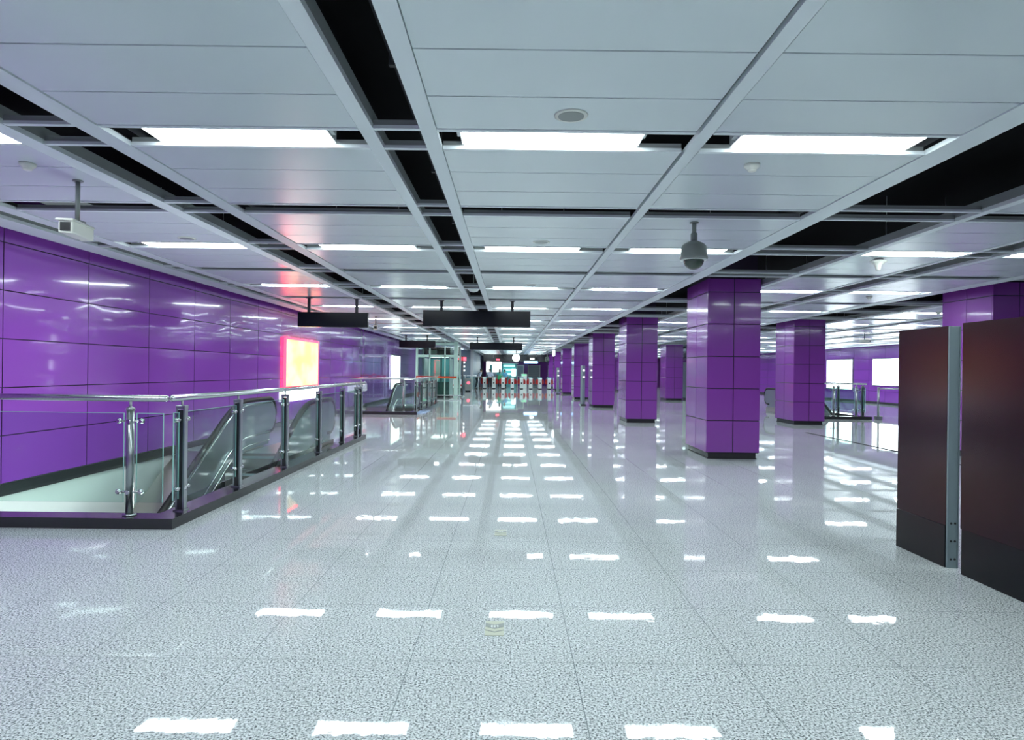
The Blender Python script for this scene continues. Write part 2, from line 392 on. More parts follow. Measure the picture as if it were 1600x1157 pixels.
# ------------------------------------------------------------------ columns
def make_column():
    r = thing('purple_column', '', 'column')
    w, d = 0.93, 1.36                                     # front width, side depth; origin at middle of the base
    b = MB(); b.box(-w/2 + 0.045, w/2 - 0.045, -d/2 + 0.045, d/2 - 0.045, 0, 0.112); b.box(-w/2 + 0.03, w/2 - 0.03, -d/2 + 0.03, d/2 - 0.03, 0, 0.018)
    b.build('plinth', 'base', r)
    c = MB(); c.use('joint'); c.box(-w/2 + 0.01, w/2 - 0.01, -d/2 + 0.01, d/2 - 0.01, 0.108, 3.16); c.box(-w/2 + 0.05, w/2 - 0.05, -d/2 + 0.05, d/2 - 0.05, 3.1, 3.76)
    c.use('purple_col'); zr = [0.112, 0.675, 1.238, 1.80, 2.370, 2.93, 3.17]; g = 0.007
    for j in range(6):
        z0, z1 = zr[j] + g, zr[j + 1] - g
        for sgn in (-1, 1):
            for i in range(2):
                x0, x1 = -w/2 + i * w/2 + g * i, -w/2 + (i + 1) * w/2 - g * (1 - i)
                c.box(x0, x1, min(sgn * d/2, sgn * (d/2 - 0.03)), max(sgn * d/2, sgn * (d/2 - 0.03)), z0, z1, 0.003)
                y0, y1 = -d/2 + 0.034 + i * (d/2 - 0.034) + g * i, -d/2 + 0.034 + (i + 1) * (d/2 - 0.034) - g * (1 - i)
                c.box(min(sgn * w/2, sgn * (w/2 - 0.03)), max(sgn * w/2, sgn * (w/2 - 0.03)), y0, y1, z0, z1, 0.003)
    c.build('cladding', None, r)
    return r
CP = 8.1
col0 = None
for row, xc, n, first, nm in ((0, 3.905, 7, 0, 'front column row'), (1, 8.905, 7, 0, 'rear column row')):
    for i in range(n):
        r = col0 if col0 is None and False else (make_column() if col0 is None else dup(col0))
        if col0 is None: col0 = r
        r.location = (xc, 12.23 + CP * i, 0)
        extra = {(0, 0): 'large purple tiled column nearest the camera on a black plinth, front column row',
                 (1, 0): 'purple tiled column rising behind the dark partition screen, nearest of the rear column row'}
        r['label'] = extra.get((row, i), 'purple tiled column on a black plinth, %s of the %s from the camera' % (ORD[i], nm))
        r['category'] = 'column'; r['group'] = 'purple columns in two rows'

# ------------------------------------------------------------------ light boxes
def light_box(x, face, y0, y1, z0, z1, key, label, border=None, foot=None):
    r = thing('light_box', label, 'light box', (x, (y0 + y1) / 2, z0)); o = r.location
    a, b = sorted((x, x + face * 0.055))
    f = MB()
    for (c0, c1, d0, d1) in ((y0 - .05, y0, z0 - .05, z1 + .05), (y1, y1 + .05, z0 - .05, z1 + .05), (y0, y1, z1, z1 + .05), (y0, y1, z0 - .05, z0)): f.box(a, b, c0, c1, d0, d1)
    f.build('frame', border or 'steel', r, o)
    p = MB(); a, b = sorted((x + face * 0.005, x + face * 0.045)); p.box(a, b, y0, y1, z0, z1); p.build('poster', key, r, o)
    if foot:
        q = MB(); a, b = sorted((x + face * 0.0, x + face * 0.08)); q.box(a, b, y0 - .05, y1 - 0.05, foot, z0 - 0.1); q.build('lower_panel', 'boxwhite', r, o)
XF = XL + 0.025
light_box(XF, 1, 17.25, 20.1, 1.02, 2.27, 'poster', 'glowing orange and white light box with red border on the left purple wall', 'boxred', 0.62)
light_box(XF, 1, 32.4, 35.0, 0.55, 2.2, 'boxgreen', 'pale green glowing light box on the left wall beside the glass lift')
XG = XR - 0.025
light_box(XG, -1, 31.5, 35.2, 1.0, 2.35, 'boxwhite', 'bright white light box on the right wall beside the dark partition')
light_box(XG, -1, 37.3, 40.3, 0.7, 2.38, 'boxwhite', 'bright white light box on the right wall above the escalator railing')
light_box(XG, -1, 42.2, 45.2, 0.8, 2.35, 'boxwhite', 'white light box on the right wall, half hidden by a purple column')

# ------------------------------------------------------------------ granite curbs
def curb(x0, x1, y0, y1, label, right=True):
    t = 0.24
    mb = MB()
    poly = [(x0 + 0.02, y0), (x1, y0), (x1, y1), (x1 - t, y1), (x1 - t, y0 + t), (x0 + 0.02, y0 + t)]
    mb.prism(poly, 'z', 0.0, 0.098)
    return tag(mb.build('granite_curb', 'base'), label, 'curb')
curb(XL + 0.02, -3.10, 6.07, 14.2, 'black polished granite curb under the nearest glass railing, left side')
curb(XL + 0.02, -3.10, 21.9, 28.6, 'black granite curb under the second glass railing by the far left escalator')
curb(9.71, 12.24, 22.3, 29.8, 'black granite curb under the glass railing in the right-hand hall')

# ------------------------------------------------------------------ glass railings
def clamp(mb, x, y, z, ax):
    """spider bracket: a cross arm with two round glass grips"""
    d = Vector((0, 1, 0)) if ax == 'y' else Vector((1, 0, 0))
    p = Vector((x, y, z))
    mb.tube([p - d * 0.105, p + d * 0.105], 0.01, 8)
    for s in (-1, 1):
        q = p + d * 0.105 * s; n = Vector((1, 0, 0)) if ax == 'y' else Vector((0, 1, 0))
        mb.tube([q - n * 0.028, q - n * 0.012, q + n * 0.012, q + n * 0.028], [0.016, 0.024, 0.024, 0.016], 10)
    mb.tube([p - (Vector((1, 0, 0)) if ax == 'y' else Vector((0, 1, 0))) * 0.045, p + (Vector((1, 0, 0)) if ax == 'y' else Vector((0, 1, 0))) * 0.045], 0.02, 10)
def flat_post(root, o, x, y, ax='y', zb=0.098):
    p = MB(); w = 0.032
    p.use('dark'); p.box(x - 0.03, x + 0.03, y - 0.03, y + 0.03, zb, 1.08); p.use('steel')
    if ax == 'y':
        for s in (-1, 1): p.box(x + s * 0.034 - 0.008, x + s * 0.034 + 0.008, y - w, y + w, zb, 1.10)
        p.box(x - 0.045, x + 0.045, y - w - 0.006, y + w + 0.006, 1.09, 1.125, 0.004); p.box(x - 0.05, x + 0.05, y - 0.055, y + 0.055, zb, zb + 0.012)
    else:
        for s in (-1, 1): p.box(x - w, x + w, y + s * 0.034 - 0.008, y + s * 0.034 + 0.008, zb, 1.10)
        p.box(x - w - 0.006, x + w + 0.006, y - 0.045, y + 0.045, 1.09, 1.125, 0.004); p.box(x - 0.055, x + 0.055, y - 0.05, y + 0.05, zb, zb + 0.012)
    p.tube([(x, y, 1.10), (x, y, 1.175)], 0.012, 8)
    post = p.build('post', None, root, o)
    for z in (0.32, 0.985):
        c = MB(); clamp(c, x, y, z, ax); c.build('glass_clamp', 'chrome', post, o)
def round_post(root, o, x, y, ax='x', zb=0.098):
    p = MB(); p.tube([(x, y, zb), (x, y, 1.10)], 0.035, 16); p.lathe([(0.06, 0), (0.06, 0.012), (0.038, 0.02)], (x, y, zb), 16)
    p.tube([(x, y, 1.09), (x, y, 1.175)], 0.012, 8); p.lathe([(0.038, 0), (0.04, 0.02), (0.02, 0.035)], (x, y, 1.085), 14)
    post = p.build('post', 'steel', root, o)
    for z in (0.32, 0.985):
        c = MB(); clamp(c, x, y, z, ax); c.build('glass_clamp', 'chrome', post, o)
def pane(root, o, x0, x1, y0, y1, z0=0.22, z1=1.06):
    g = MB(); g.box(x0, x1, y0, y1, z0, z1); gp = g.build('glass_pane', 'glass', root, o)
    e = MB(); ax = 'x' if x1 - x0 < y1 - y0 else 'y'
    if ax == 'x':
        for y in (y0, y1): e.box(x0 + 0.001, x1 - 0.001, y - 0.003, y + 0.003, z0, z1)
        e.box(x0 + 0.001, x1 - 0.001, y0, y1, z1 - 0.002, z1 + 0.002)
    else:
        for x in (x0, x1): e.box(x - 0.003, x + 0.003, y0 + 0.001, y1 - 0.001, z0, z1)
        e.box(x0, x1, y0 + 0.001, y1 - 0.001, z1 - 0.002, z1 + 0.002)
    e.build('glass_edge', 'glassedge', gp, o)
def rail_tube(root, o, path, r=0.03):
    h = MB(); P = [Vector(p) for p in path]
    a, b = (P[1] - P[0]).normalized(), (P[-1] - P[-2]).normalized()
    pts = [P[0] - a * r * .6, P[0] - a * r * .3] + P + [P[-1] + b * r * .3, P[-1] + b * r * .6]
    h.tube(pts, [r * .5, r * .85] + [r] * len(P) + [r * .85, r * .5], 14); return h.build('handrail', 'chrome', root, o)
def railing(xl, xr, y0, y1, posts, label, left_post=None):
    """L-shaped railing round a well: along the near side, then down the right side"""
    o = Vector((xr - 0.12, y0 + 0.12, 0.098)); r = thing('glass_railing', label, 'railing', o)
    yn = y0 + 0.13; xs = xr - 0.11
    rail_tube(r, o, [(xl + 0.03, yn, 1.2), (xs - 0.02, yn, 1.2)])
    rail_tube(r, o, [(xs, y0 + 0.185, 1.2), (xs, y1 + 0.35, 1.2)])
    xp = xs - 0.36; round_post(r, o, xp, yn)
    if left_post: round_post(r, o, left_post, yn)
    a = xl + 0.05
    if left_post: pane(r, o, a, left_post - 0.06, yn - 0.006, yn + 0.006); a = left_post + 0.06
    pane(r, o, a, xp - 0.06, yn - 0.006, yn + 0.006); pane(r, o, xp + 0.06, xs - 0.05, yn - 0.006, yn + 0.006)
    for y in posts: flat_post(r, o, xs, y)
    pane(r, o, xs - 0.006, xs + 0.006, y0 + 0.22, posts[0] - 0.06)
    for p, q in zip(posts, posts[1:]): pane(r, o, xs - 0.006, xs + 0.006, p + 0.06, q - 0.06)
    return r
railing(XL + 0.04, -3.10, 6.07, 14.2, [6.45, 7.78, 9.4, 11.05, 12.6, 13.75, 14.1], 'steel and glass railing nearest the camera round the left escalator well')
railing(XL + 0.04, -3.10, 21.9, 28.6, [22.3, 23.8, 25.4, 27.0, 28.4], 'second steel and glass railing further down the left wall, before the lift', -5.0)
railing(9.8, 12.24, 22.3, 29.8, [22.7, 24.4, 26.1, 27.8, 29.6], 'steel and glass railing round the well in the right-hand hall', 11.0)

# ------------------------------------------------------------------ escalators
def esc_top(Yb, h, hk=0.0):
    """upper outline (y,z), knee at y=0, rounded"""
    P = [(Yb, h + Yb * T30)]
    for i in range(9):
        t = i / 8; y = -0.5 + 1.0 * t
        P.append((y, h - 0.5 * T30 * (1 - t) ** 2))
    return P
def make_escalator(label):
    r = thing('escalator', label, 'escalator'); Yb = -6.6; YE = 1.55
    for xc, s in ((-0.6, 1), (0.58, -1)):                 # s: direction of the inner side
        top = esc_top(Yb, 0.86) + [(YE, 0.86)] + [(YE + 0.28 * math.sin(a), 0.58 + 0.28 * math.cos(a)) for a in [PI * k / 8 for k in range(1, 8)]] + [(YE, 0.30), (YE - 0.1, 0.04)]
        low = [(0.3, 0.04)] + [(y, -0.06 - (0.2 - y) * T30) for y in (-0.1, Yb)]
        b = MB(); b.prism(top + low, 'x', xc - 0.03, xc + 0.03); bal = b.build('balustrade', 'inner', r)
        h = MB(); path = [(xc, y, z + 0.03) for y, z in esc_top(Yb, 0.88)] + [(xc, YE, 0.91)] + [(xc, YE + 0.32 * math.sin(a), 0.59 + 0.32 * math.cos(a)) for a in [PI * k / 8 for k in range(1, 8)]] + [(xc, YE, 0.27), (xc, YE - 0.25, 0.27)]
        h.tube(path, 0.042, 10); h.build('handrail', 'rubber', r)
        t = MB(); path = [(xc + s * 0.034, y, z) for y, z in esc_top(Yb, 0.83)] + [(xc + s * 0.034, YE, 0.83)]
        t.tube(path, 0.013, 8); t.build('handrail_guide', 'chrome', bal)
        for hh, rr in ((0.27, 0.018), (0.11, 0.016)):
            t = MB(); path = [(xc + s * 0.05, y, z) for y, z in esc_top(Yb, hh)] + [(xc + s * 0.05, YE - 0.1, hh)]
            t.tube(path, rr, 8); t.build('skirt_trim', 'chrome', bal)
        t = MB(); o_ = esc_top(Yb, 0.16)                    # outer deck running down the side
        t.prism(o_ + [(YE - 0.2, 0.16), (YE - 0.2, 0.0), (0.3, 0.0), (-0.1, -0.35), (Yb, -0.35 + Yb * T30)], 'x', min(xc - s * 0.03, xc - s * 0.14), max(xc - s * 0.03, xc - s * 0.14)); t.build('outer_deck', 'deck', r)
    for i in range(15):
        st = MB(); y1 = 0.25 - 0.4 * i; z = -0.231 * i - 0.004
        st.use('step'); st.box(-0.54, 0.52, y1 - 0.4, y1, z - 0.22, z)
        for k in range(5): st.box(-0.53, 0.51, y1 - 0.39 + k * 0.08, y1 - 0.36 + k * 0.08, z, z + 0.008)
        st.use('alu'); st.box(-0.54, 0.52, y1 - 0.405, y1 - 0.39, z - 0.03, z + 0.009)
        st.build('step', None, r)
    c = MB(); c.box(-0.54, 0.52, 0.25, 1.9, -0.03, 0.006); c.build('comb_plate', 'alu', r)
    return r
esc = make_escalator('steel escalator going down inside the nearest left railing')
esc.location = (-4.10, 11.3, 0)
d = MB(); d.prism([(-7, -0.25 - 7 * T30), (-0.1, -0.25), (0.45, 0.0), (0.45, -0.28), (-7, -0.55 - 7 * T30)], 'x', -1.80, -0.75); d.build('side_infill', 'deck', esc)
e2 = dup(esc); e2.location = (-4.10, 26.8, 0); e2['label'] = 'second escalator down the left side, behind the second glass railing'
e3 = dup(esc, skip=('side_infill',)); e3.location = (11.2, 25.6, 0); e3['label'] = 'escalator inside the glass railing of the right-hand hall'
for e in (esc, e2, e3): e['group'] = 'escalators in the railed wells'

def fill(x, y, z, label):  # unseen tubes, added to lift the white lining of the wells
    r = thing('fill_light', label, 'light', (x, y, z), 'batten lights added unseen inside the escalator wells')
    b = MB(); b.box(0.0, 0.03, -0.65, 0.65, -0.04, 0.04); b.build('bracket', 'white', r)
    t = MB(); t.tube([(-0.03, -0.6, 0), (-0.03, 0.6, 0)], 0.028, 10); t.build('tube', 'wellfill', r)
for i, (x0, x1, y0, y1) in enumerate(WELL):
    for k, w in ((0.0, 'near'), (0.6, 'middle'))[:2 if i < 2 else 1]:
        fill(x1 - 0.031, y0 + 0.75 + 2.3 * k, -0.62, 'hidden fill tube added inside the %s escalator well, %s end' % (('nearest', 'second left', 'right-hand')[i], w))

# ------------------------------------------------------------------ hanging signs
def hanging_sign(x0, x1, y, z0, z1, rods, label):
    r = thing('hanging_sign', label, 'sign', ((x0 + x1) / 2, y, z0), 'blank dark hanging signs'); o = r.location
    b = MB(); b.box(x0, x1, y - 0.06, y + 0.06, z0, z1, 0.006); b.build('sign_board', 'sign', r, o)
    for x in rods:
        t = MB(); t.box(x - 0.03, x + 0.03, y - 0.02, y + 0.02, z1, CZ); t.box(x - 0.06, x + 0.06, y - 0.05, y + 0.05, CZ - 0.015, CZ); t.build('hanger', 'duct', r, o)
hanging_sign(-4.65, -3.12, 14.4, 2.41, 2.73, (-4.42, -3.38), 'black blank hanging sign over the nearest left railing')
hanging_sign(-1.95, 0.42, 14.6, 2.47, 2.82, (-1.55, 0.02), 'wide dark blank hanging sign in the middle of the hall, nearer one')
hanging_sign(-1.9, 0.52, 30.3, 2.46, 2.80, (-1.55, 0.12), 'dark bluish blank hanging sign in the middle, further one')
hanging_sign(-5.0, -3.38, 29.5, 2.48, 2.80, (-4.7, -3.75), 'dark blank hanging sign in front of the glass lift')

# ------------------------------------------------------------------ cameras, detectors, speakers
def dome_camera(x, y, label, drop=0.2, s=1.0):
    r = thing('dome_camera', label, 'security camera', (x, y, CZ))
    a = MB(); a.lathe([(0.045, -0.012), (0.045, 0)], n=16); a.tube([(0, 0, 0), (0, 0, -drop * 0.55)], 0.022, 12); a.lathe([(0.03, -drop), (0.034, -drop * 0.95), (0.034, -drop * 0.6), (0.024, -drop * 0.52)], n=16); a.build('mount', 'grey', r)
    h = MB(); z = -drop; h.lathe([(0.135, z - 0.185), (0.142, z - 0.165), (0.135, z - 0.15), (0.125, z - 0.05), (0.105, z - 0.025), (0.045, z + 0.005), (0.03, z + 0.01)], n=28); h.build('camera_body', 'grey', r)
    w = MB(); w.lathe([(0.134, z - 0.19), (0.134, z - 0.18)], n=28); w.build('ring', 'white', r)
    d = MB(); d.lathe([(0.105 * math.sin(t), z - 0.185 - 0.10 * math.cos(t)) for t in [PI / 2 * k / 8 for k in range(0, 9)]], n=28); d.build('dome', 'darkglass', r)
    r.scale = (s, s, s); return r
dome_camera(1.86, 6.75, 'grey dome security camera hanging from the ceiling left of the nearest column')
dome_camera(2.75, 50.0, 'small dome camera hanging in the distance before the ticket gates', 0.35, 1.3)
def box_camera(x, y, yaw, drop, label, key='offwhite'):
    r = thing('box_camera', label, 'security camera', (x, y, CZ))
    a = MB(); a.lathe([(0.04, -0.01), (0.04, 0)], n=14); a.tube([(0, 0, 0), (0, 0, -drop)], 0.018, 10); a.box(-0.04, 0.04, -0.05, 0.05, -drop - 0.035, -drop); a.build('bracket', 'grey', r)
    R = Matrix.Rotation(yaw, 4, 'Z'); z0 = -drop - 0.035
    def rot(mb):
        for v in mb.bm.verts: v.co = R @ v.co
        return mb
    h = MB(); h.box(-0.055, 0.055, -0.19, 0.17, z0 - 0.105, z0, 0.012); h.prism([(-0.07, z0 - 0.005), (0.07, z0 - 0.005), (0.062, z0 + 0.012), (-0.062, z0 + 0.012)], 'y', -0.21, 0.15); rot(h).build('camera_housing', key, r)
    l = MB(); l.box(-0.038, 0.038, -0.196, -0.188, z0 - 0.088, z0 - 0.018); rot(l).build('lens_window', 'dark', r)
    return r
box_camera(-3.63, 5.5, math.radians(8), 0.335, 'white box security camera on a ceiling rod near the left wall')
box_camera(-3.95, 19.2, math.radians(10), 0.25, 'small white box camera past the black hanging sign on the left')
box_camera(12.6, 23.5, math.radians(35), 0.25, 'small box camera on the ceiling of the right-hand hall')
def smoke(x, y, label, s=1.0):
    o = MB(); o.use('offwhite'); o.lathe([(0.018, -0.055), (0.03, -0.05), (0.036, -0.036), (0.055, -0.02), (0.058, 0)], n=20)
    o.use('dark'); o.lathe([(0.027, -0.047), (0.0345, -0.04)], n=20)
    ob = o.build('smoke_detector'); ob.location = (x, y, CZ); ob.scale = (s, s, s); tag(ob, label, 'smoke detector', 'round white smoke detectors')
smoke(1.76, 4.86, 'white smoke detector on the ceiling behind the first lamp, right of centre')
smoke(-3.72, 5.05, 'white smoke detector on the ceiling at the far left, before the box camera')
smoke(7.0, 12.9, 'white smoke detector in the ceiling bay before the rear column row')
smoke(10.3, 15.9, 'white smoke detector on the right-hand hall ceiling above the partition')
def bell(x, y, label):
    o = MB(); o.lathe([(0.022, -0.15), (0.03, -0.13), (0.045, -0.08), (0.085, -0.05), (0.105, -0.035), (0.10, -0.025), (0.05, 0)], n=24)
    ob = o.build('ceiling_sensor', 'offwhite'); ob.location = (x, y, CZ); tag(ob, label, 'sensor')
bell(4.86, 8.75, 'cream bell-shaped sensor on the ceiling right of the nearest column')
def speaker(x, y, label):
    r = thing('ceiling_speaker', label, 'speaker', (x, y, CZ), 'round ceiling speakers')
    a = MB(); a.lathe([(0.092, -0.008), (0.1, -0.006), (0.102, 0)], n=32); a.build('rim', 'offwhite', r)
    b = MB(); b.lathe([(0.078, -0.010), (0.08, -0.006)], n=32); b.build('grille', 'grey', r)
speaker(0.345, 3.97, 'round grey ceiling speaker just before the first lamp, right of the central slot')
speaker(0.345, 7.87, 'round ceiling speaker before the second lamp row, right of the central slot')
speaker(0.345, 11.8, 'round ceiling speaker before the third lamp row, right of the central slot')
speaker(-3.9, 7.9, 'round ceiling speaker before the second lamp row by the left wall')
sl = MB(); sl.lathe([(0.02, -0.09), (0.08, -0.075), (0.12, -0.03), (0.125, 0.0), (0.02, 0.02)], n=24); sl.tube([(0, 0, 0.02), (0, 0, 0.65)], 0.01, 6)
sl = sl.build('dome_lamp', 'white'); sl.location = (-0.75, 12.95, 3.13); tag(sl, 'white rounded lamp hanging inside the dark central ceiling slot', 'lamp')

# ------------------------------------------------------------------ dark partition screen
r = thing('partition_screen', 'tall dark maroon partition screen with grey metal post at the right edge', 'partition', (3.45, 5.14, 0)); o = r.location
b = MB(); b.use('maroon'); b.box(3.425, 3.46, 5.17, 5.82, 0.33, 1.895); b.use('slate'); b.box(3.420, 3.465, 5.17, 5.82, 0.0, 0.327); b.build('screen_panel', None, r, o)
b = MB(); b.use('maroon'); b.box(3.425, 3.47, 3.3, 5.0, 0.345, 1.905); b.use('slate'); b.box(3.430, 3.475, 3.3, 4.995, 0.0, 0.342); b.build('screen_panel', None, r, o)
b = MB(); b.box(3.426, 3.506, 5.150, 5.168, 0, 1.892, 0.003); b.box(3.506, 3.512, 5.145, 5.17, 0, 1.892); post = b.build('metal_post', 'alu', r, o); post['label'] = 'grey metal post with black bolts'
for z in (0.07, 0.21, 0.35):
    for x in (3.455, 3.486):
        b = MB(); b.lathe([(0.0075, -0.004), (0.009, 0.0)], (x, 5.15, z), 12, 'y'); b.build('bolt', 'dark', post, o)

# ------------------------------------------------------------------ floor badges
def badge(x, y, label):
    r = thing('floor_badge', label, 'floor sign', (x, y, 0.0), 'small plates set in the floor'); w, h = 0.055, 0.105
    b = MB(); b.box(-w, w, -h, h, 0, 0.003); b.build('plate', 'cream', r)
    f = MB()
    f.box(-w - .003, -w, -h, h, 0, 0.0042); f.box(w, w + .003, -h, h, 0, 0.0042)
    f.build('edge_strip', 'lightgrey', r)
    d = MB(); d.prism([(-w, 0.02), (0, -0.015), (w, 0.02), (w, 0.075), (0, 0.045), (-w, 0.075)], 'z', 0.003, 0.0045); d.build('dark_band', 'grey', r)
    c = MB(); c.prism([(-w, -0.025), (0, -0.055), (w, -0.025), (w, -0.033), (0, -0.066), (-w, -0.033)], 'z', 0.003, 0.0045); c.build('chevron', 'grey', r)
    g = MB()                                               # three small white marks as on the plate: E I 7
    g.box(-0.021, -0.017, 0.005, 0.034, .0045, .0055)
    for y0 in (0.005, 0.0175, 0.030): g.box(-0.017, -0.009, y0, y0 + 0.004, .0045, .0055)
    g.box(-0.002, 0.003, 0.005, 0.034, .0045, .0055)
    g.box(0.010, 0.021, 0.030, 0.034, .0045, .0055); g.box(0.016, 0.020, 0.005, 0.030, .0045, .0055)
    g.build('lettering', 'white', r)
badge(-0.075, 3.835, 'small cream and grey plate set in the floor, nearest the camera')
badge(-0.075, 6.1, 'small plate set in the floor, further from the camera')

# ------------------------------------------------------------------ glass lifts
def lift(x0, x1, y0, y1, key, label, stripe_x=None):
    r = thing('glass_lift', label, 'lift', ((x0 + x1) / 2, (y0 + y1) / 2, 0)); o = r.location
    for x in (x0, x1):
        for y in (y0, y1):
            p = MB(); w = 0.11 if (x == x1 and y == y0) else 0.06; p.box(x - w, x + w, y - w, y + w, 0, 3.6); p.build('frame_post', key, r, o)
    for x in (x0 + (x1 - x0) * .33, x0 + (x1 - x0) * .72):
        p = MB(); p.box(x - 0.03, x + 0.03, y0 - 0.05, y0 + 0.05, 0, 3.6); p.build('mullion', key, r, o)
    for z in (2.2, 2.85):
        p = MB(); p.box(x0, x1, y0 - 0.05, y0 + 0.05, z, z + 0.13); p.box(x0 - 0.05, x0 + 0.05, y0, y1, z, z + 0.13); p.box(x1 - 0.05, x1 + 0.05, y0, y1, z, z + 0.13); p.build('crossbeam', key, r, o)
    for (a, b, c, d) in ((x0 + .1, x1 - .15, y0 + 0.055, y0 + 0.07), (x0 - .01, x0 + .01, y0 + .1, y1 - .1), (x1 - .01, x1 + .01, y0 + .15, y1 - .1)):
        p = MB(); p.box(a, b, c, d, 0.1, 3.55); p.build('glass_pane', 'glass', r, o)
    c = MB(); xa, xb = x0 + 0.35, x1 - 0.35; c.use('teal'); c.box(xa, xb, y1 - 0.35, y1 - 0.3, 0.1, 2.15); c.use('lightgrey'); c.box(xa, xa + 0.04, y0 + 0.3, y1 - 0.35, 0.1, 2.15); c.box(xb - 0.04, xb, y0 + 0.3, y1 - 0.35, 0.1, 2.15)
    c.use('dark'); c.box(xa, xb, y0 + 0.3, y1 - 0.3, 2.25, 2.75); c.box(xa, xb, y0 + 0.3, y1 - 0.3, 0, 0.1); c.use('grey'); c.box(xa + 0.2, xa + 0.7, y0 + .25, y0 + .3, 2.4, 2.6)
    c.use('darkgreen'); c.box(xa + 0.9, xa + 0.97, y0 + .35, y0 + .42, 0.1, 2.2); c.box(xa, xb, y0 + 0.32, y0 + 0.36, 0.1, 0.85)
    cab = c.build('lift_car', None, r, o)
    q = MB(); q.box(xa + 0.25, xb - 0.25, y0 + 0.6, y1 - 0.6, 2.215, 2.25); q.build('car_lamp', 'lampdim', cab, o)
    s = MB(); s.box(x0 - 0.02, x1 + 0.06, y0 - 0.16, y0 - 0.145, 1.09, 1.17); st = s.build('safety_stripe', 'red', r, o); st['label'] = 'red safety stripe'
    s = MB(); s.box(x0 - 0.02, x1 + 0.06, y0 - 0.158, y0 - 0.146, 1.055, 1.09); s.build('stripe_edge', 'yellow', st, o)
    b = MB(); b.tube([(x0, y0 - 0.25, 0.14), (x1 + 0.3, y0 - 0.25, 0.14)], 0.03, 10)
    for x in (x0 + 0.2, (x0 + x1) / 2, x1 + 0.2): b.tube([(x, y0 - 0.25, 0), (x, y0 - 0.25, 0.14)], 0.02, 8)
    b.build('kick_rail', 'chrome', r, o)
    return r
lift(-5.1, -2.98, 35.8, 38.4, 'palegreen', 'pale green framed glass lift with a red stripe, left side of the hall')
lift(9.55, 11.6, 35.6, 38.2, 'darkgreen', 'dark framed glass lift beside a purple column in the right-hand hall')

r = thing('sign_pole', 'slim grey sign pole with red top beside the pale green lift', 'sign', (-2.72, 37.2, 0)); o = r.location
p = MB(); p.tube([(-2.72, 37.2, 0), (-2.72, 37.2, 2.3)], 0.045, 10); p.build('pole', 'duct', r, o)
p = MB(); p.lathe([(0.16, 0), (0.16, 0.03), (0.06, 0.07)], (-2.72, 37.2, 0), 16); p.build('pole_base', 'steel', r, o)
p = MB(); p.box(-2.78, -2.52, 37.17, 37.23, 2.05, 2.25); p.build('red_sign', 'ledred', r, o)
for z in (1.9, 1.68, 1.46): p = MB(); p.box(-2.66, -2.58, 37.17, 37.2, z, z + 0.08); p.build('white_mark', 'lampdim', r, o)

# ------------------------------------------------------------------ info pylons beside columns
def pylon(x, y, h, label):
    r = thing('info_pylon', label, 'pylon', (x, y, 0), 'slim upright panels beside the columns'); o = r.location
    b = MB(); b.box(x - 0.06, x + 0.06, y - 0.4, y + 0.4, 0.04, h, 0.01); b.build('pylon_panel', 'alu', r, o)
    b = MB(); b.box(x - 0.12, x + 0.12, y - 0.45, y + 0.45, 0, 0.04); b.build('foot', 'base', r, o)
    for z in (h - 0.25, h - 0.55): b = MB(); b.box(x - 0.04, x + 0.04, y - 0.408, y - 0.398, z, z + 0.07); b.build('indicator_lamp', 'lampdim', r, o)
pylon(3.27, 29.9, 1.78, 'slim grey upright info pylon beside the third front column')
pylon(3.15, 44.0, 1.75, 'slim grey upright info pylon beside the fifth front column')

# ------------------------------------------------------------------ ticket gates
GY = 56.0
def make_gate():
    r = thing('ticket_gate', '', 'ticket gate')
    b = MB(); b.prism([(-0.8, 0.06), (0.8, 0.06), (0.8, 0.82), (0.72, 0.93), (-0.72, 0.93), (-0.8, 0.82)], 'x', -0.14, 0.14); b.build('cabinet', 'white', r)
    b = MB(); b.box(-0.13, 0.13, -0.78, 0.78, 0, 0.06); b.build('plinth', 'base', r)
    b = MB(); b.prism([(-0.18, 0.84), (0.18, 0.84), (0.15, 0.98), (-0.15, 0.98)], 'y', -0.72, 0.72); b.build('top_cover', 'teal', r)
    b = MB(); b.box(-0.05, 0.05, -0.812, -0.8, 0.42, 0.55); b.build('card_reader', 'dark', r)
    for s in (-1, 1):
        f = MB(); P = [(0.14, 0.35), (0.34, 0.42), (0.36, 0.6), (0.30, 0.8), (0.14, 0.86)]
        f.prism([(s * a, z) for a, z in P], 'y', -0.03, 0.03); f.build('flap', 'red', r)
    return r
g0 = None
for i in range(8):
    g = make_gate() if g0 is None else dup(g0)
    if g0 is None: g0 = g
    g.location = (-2.19 + 0.778 * i, GY, 0)
    g['label'] = 'grey ticket gate with red flaps, %s from the left in the far gate row' % ORD[i]; g['category'] = 'ticket gate'; g['group'] = 'ticket gates across the far end'
# side gate cabinet cluster on the left
r = thing('service_gate', 'grey service gate cabinet with a red round light, left of the gate row', 'ticket gate', (-3.02, 47, 0)); o = r.location
b = MB(); b.box(-3.25, -2.8, 46.6, 48, 0.08, 0.92, 0.02); b.build('cabinet', 'grey', r, o)
b = MB(); b.box(-3.2, -2.85, 46.7, 47.9, 0, 0.08); b.build('plinth', 'base', r, o)
b = MB(); b.lathe([(0.09, -0.01), (0.1, 0)], (-2.98, 46.6, 0.62), 16, 'y'); b.build('red_light', 'ledred', r, o)
r = thing('ticket_machine', 'low white and dark machine between the lift and the service gate', 'machine', (-3.75, 46.5, 0)); o = r.location
b = MB(); b.box(-4.1, -3.4, 46.2, 46.9, 0.25, 0.85, 0.02); b.build('machine_body', 'white', r, o)
b = MB(); b.box(-4.05, -3.45, 46.25, 46.85, 0, 0.25); b.build('machine_base', 'dark', r, o)
